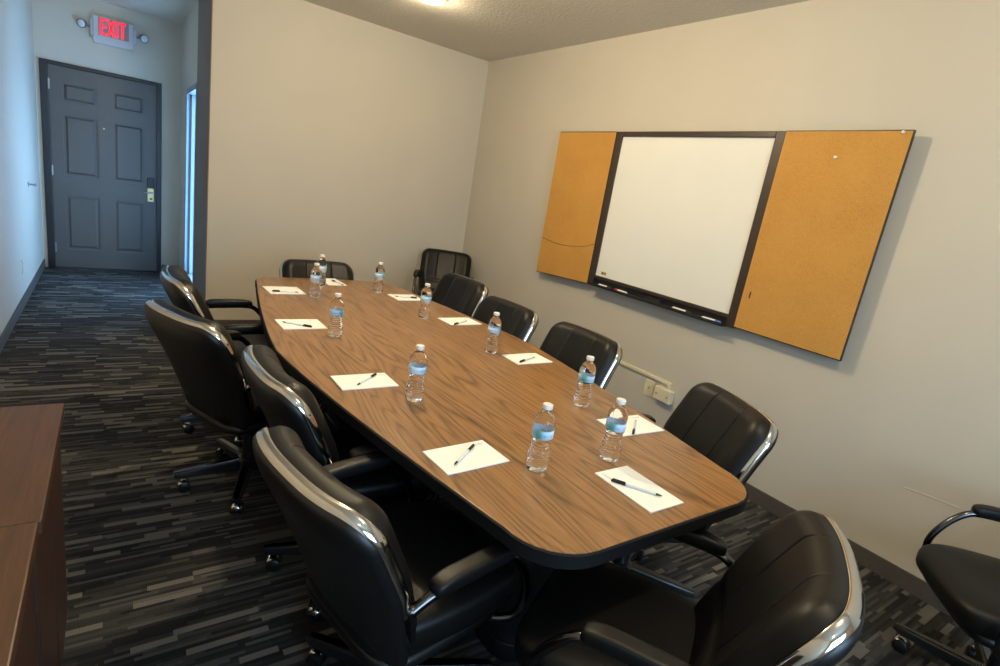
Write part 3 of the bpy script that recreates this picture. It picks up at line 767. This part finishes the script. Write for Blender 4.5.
def make_chair():
    r = thing('conference_chair', '', 'chair', (0, 0, 0), 0, 'black leather conference chairs')
    def seat_fn(p):
        y = p.y; z = p.z
        if y > 0.08: z -= 0.6*(y-0.08)**2 * (1 if z > 0 else 0.2)
        if p.z > 0: z -= 0.014*math.exp(-(p.x/0.14)**2)*math.exp(-((y+0.04)/0.14)**2)
        return Vector((p.x*(1-0.10*max(0, -y)/0.25), y+0.025, z+0.452))
    bm = bmesh.new(); superell(bm, 0.232, 0.255, 0.060, 0.45, 0.42, 64, 24, 0, seat_fn); obj('seat_cushion', bm, M['leather'], r, 180)
    bm = bmesh.new(); superell(bm, 0.215, 0.23, 0.022, 0.3, 0.35, 48, 12, 0, lambda p: Vector((p.x, p.y+0.01, p.z+0.388))); obj('seat_pan', bm, M['shell'], r, 180)
    obj('back_cushion', back_slab(0.016, 0.050, 0.050, -0.002, 1, True), M['leather'], r, 180)
    obj('back_shell', back_slab(0.015, 0.026, 0.075, -0.001, -1, False), M['shell'], r, 180)
    obj('chrome_trim', trim_band(0.205, -0.015, 0.014, 0.001, 0.005), M['chrome'], r, 60)
    for s in (-1, 1):
        bm = bmesh.new()
        path = spline([(s*0.254, -0.192, 0.600), (s*0.262, -0.135, 0.626), (s*0.265, -0.05, 0.630), (s*0.265, 0.06, 0.630), (s*0.265, 0.115, 0.615), (s*0.264, 0.170, 0.550), (s*0.262, 0.200, 0.470), (s*0.250, 0.190, 0.395), (s*0.205, 0.15, 0.370), (s*0.10, 0.09, 0.366)], 6)
        tube(bm, path, 0.0125, 12)
        b = bmesh.new(); lathe(b, [(0.006, -0.004), (0.013, 0), (0.013, 0.006), (0.008, 0.010)], 16)
        join(bm, b, 0, Matrix.Translation((s*0.254, -0.192, 0.600)) @ Matrix.Rotation(s*PI/2, 4, 'Y'))
        af = obj('arm_frame', bm, M['dark_chrome'], r, 60)
        bm = bmesh.new(); superell(bm, 0.025, 0.125, 0.020, 0.45, 0.35, 32, 12, 0, lambda p, s=s: Vector((p.x + s*0.265, p.y - 0.025, p.z + 0.650 - 0.25*(p.y/0.135)**4*0.04))); obj('arm_pad', bm, M['leather'], af, 180)
    bm = bmesh.new(); lathe(bm, [(0.048, 0.075), (0.050, 0.085), (0.050, 0.125), (0.040, 0.135), (0.030, 0.138), (0.030, 0.25), (0.022, 0.252), (0.022, 0.335), (0.06, 0.338), (0.06, 0.352)], 28); obj('gas_column', bm, M['black_plastic'], r, 40)
    for k in range(5):
        bm = bmesh.new()
        # tapered leg along +x with a metal cap strip on top
        b = bmesh.new(); sec = [(0.035, 0.024, 0.078, 0.130), (0.16, 0.021, 0.074, 0.114), (0.285, 0.017, 0.072, 0.098), (0.302, 0.012, 0.076, 0.094)]
        rg = [[b.verts.new((x, y, z)) for y, z in ((-w, z0), (w, z0), (w, z1-0.005), (w*0.8, z1), (-w*0.8, z1), (-w, z1-0.005))] for x, w, z0, z1 in sec]
        for a_, b_ in zip(rg, rg[1:]):
            for q in range(6): b.faces.new((a_[q], a_[(q+1)%6], b_[(q+1)%6], b_[q]))
        b.faces.new(rg[0][::-1]); b.faces.new(rg[-1]); join(bm, b, 0)
        b = bmesh.new(); rg = [[b.verts.new((x, y, z)) for y, z in ((-w*0.62, z1-0.002), (w*0.62, z1-0.002), (w*0.55, z1+0.003), (-w*0.55, z1+0.003))] for x, w, z0, z1 in sec]
        for a_, b_ in zip(rg, rg[1:]):
            for q in range(4): b.faces.new((a_[q], a_[(q+1)%4], b_[(q+1)%4], b_[q]))
        b.faces.new(rg[0][::-1]); b.faces.new(rg[-1]); join(bm, b, 1)
        lg = obj('base_leg', bm, [M['black_plastic'], M['dark_chrome']], r, 30)
        lg.rotation_euler.z = 2*PI*k/5
        bm = bmesh.new(); tube(bm, [(0.283, 0, 0.050), (0.283, 0, 0.080)], 0.006, 8, 1)
        tube(bm, [(0.262, -0.026, 0.026), (0.262, -0.023, 0.026), (0.262, -0.007, 0.026), (0.262, -0.005, 0.026)], [0.021, 0.0255, 0.0255, 0.018], 20, 0)
        tube(bm, [(0.262, 0.005, 0.026), (0.262, 0.007, 0.026), (0.262, 0.023, 0.026), (0.262, 0.026, 0.026)], [0.018, 0.0255, 0.0255, 0.021], 20, 0)
        b = bmesh.new(); superell(b, 0.026, 0.027, 0.024, 0.8, 0.7, 20, 10, 0, lambda p: Vector((p.x*0.9 + 0.268, p.y*0.92, max(p.z, 0.0) + 0.030))); join(bm, b, 1)
        obj('caster', bm, [M['black_plastic'], M['chrome']], lg, 40)
    return r
CH = [  # x, y, rotation (deg, forward = +y turned), base turn (deg), seat height offset, label
 (0.648, 1.132, -79.0, 133, 0, 'nearest black leather chair of the left row, at the near left corner of the table'),
 (0.712, 1.728, -86.7, 100, 0, 'second black leather chair from the camera in the left row, pulled close to the table'),
 (0.493, 2.481, -67.3, 30, 0, 'left-row black chair turned outward, its whole black back shell showing'),
 (0.560, 3.111, -88.1, 60, 0, 'farthest black left-row chair, beside the hallway, arm loop against the beige wall'),
 (1.168, 3.600, 178.5, 10, -0.035, 'black leather chair at the far end of the table, its back below the back wall'),
 (2.569, 4.537, 150.0, 20, 0, 'black leather armchair standing in the far corner of the room away from the table'),
 (1.772, 3.312, 97.7, 40, 0, 'farthest black leather chair of the right row, next to the corner chair'),
 (1.648, 2.583, 93.5, 15, 0, 'second black leather chair from the far end in the right row'),
 (1.727, 1.992, 91.5, 50, 0, 'third black chair from the far end in the right row, by the wall raceway'),
 (1.672, 1.198, 65.4, 29, 0, 'nearest black leather chair of the right row, right of the wall outlets'),
 (1.066, 0.657, 29.0, 97, 0, 'black leather chair at the near end of the table, closest to the camera'),
 (2.538, 0.188, 39.0, 125, -0.030, 'lone black chair against the right wall, cut by the photo edge')]
cp_ = make_chair()
for i, (x, y, a, ba, dz, lab) in enumerate(CH):
    o = cp_ if i == 0 else copy_tree(cp_)
    o.location = (x, y, 0); o.rotation_euler.z = math.radians(a); o['label'] = lab
    k = 0
    for ch in o.children:
        if dz and not ch.name.startswith(('base_leg', 'gas_column')): ch.location.z = dz
        if ch.name.startswith('base_leg'):
            ch.rotation_euler.z = math.radians(ba) + 2*PI*k/5; k += 1

# ---------------------------------------------------------------- credenzas along the left wall
def credenza(y0, y1, xf, label, ndoor):
    yc = (y0+y1)/2; t_ = thing('credenza', label, 'cabinet', (XL+0.012, yc, 0), 0, 'credenzas along the left wall')
    d = xf-(XL+0.012); hw = (y1-y0)/2
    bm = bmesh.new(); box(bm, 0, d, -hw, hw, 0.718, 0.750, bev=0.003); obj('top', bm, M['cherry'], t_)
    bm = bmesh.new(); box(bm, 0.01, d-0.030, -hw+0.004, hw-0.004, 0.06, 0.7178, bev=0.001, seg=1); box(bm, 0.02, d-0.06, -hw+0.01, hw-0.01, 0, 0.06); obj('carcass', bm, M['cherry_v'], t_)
    w = 2*hw/ndoor
    for k in range(ndoor):
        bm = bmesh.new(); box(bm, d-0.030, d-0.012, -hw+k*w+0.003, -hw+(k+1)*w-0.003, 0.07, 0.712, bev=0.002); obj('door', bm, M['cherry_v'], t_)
credenza(1.205, 1.790, -0.126, 'dark cherry credenza against the left wall, the far one of the pair', 2)
credenza(0.560, 1.203, -0.131, 'dark cherry credenza against the left wall, the near one cut by the frame', 2)
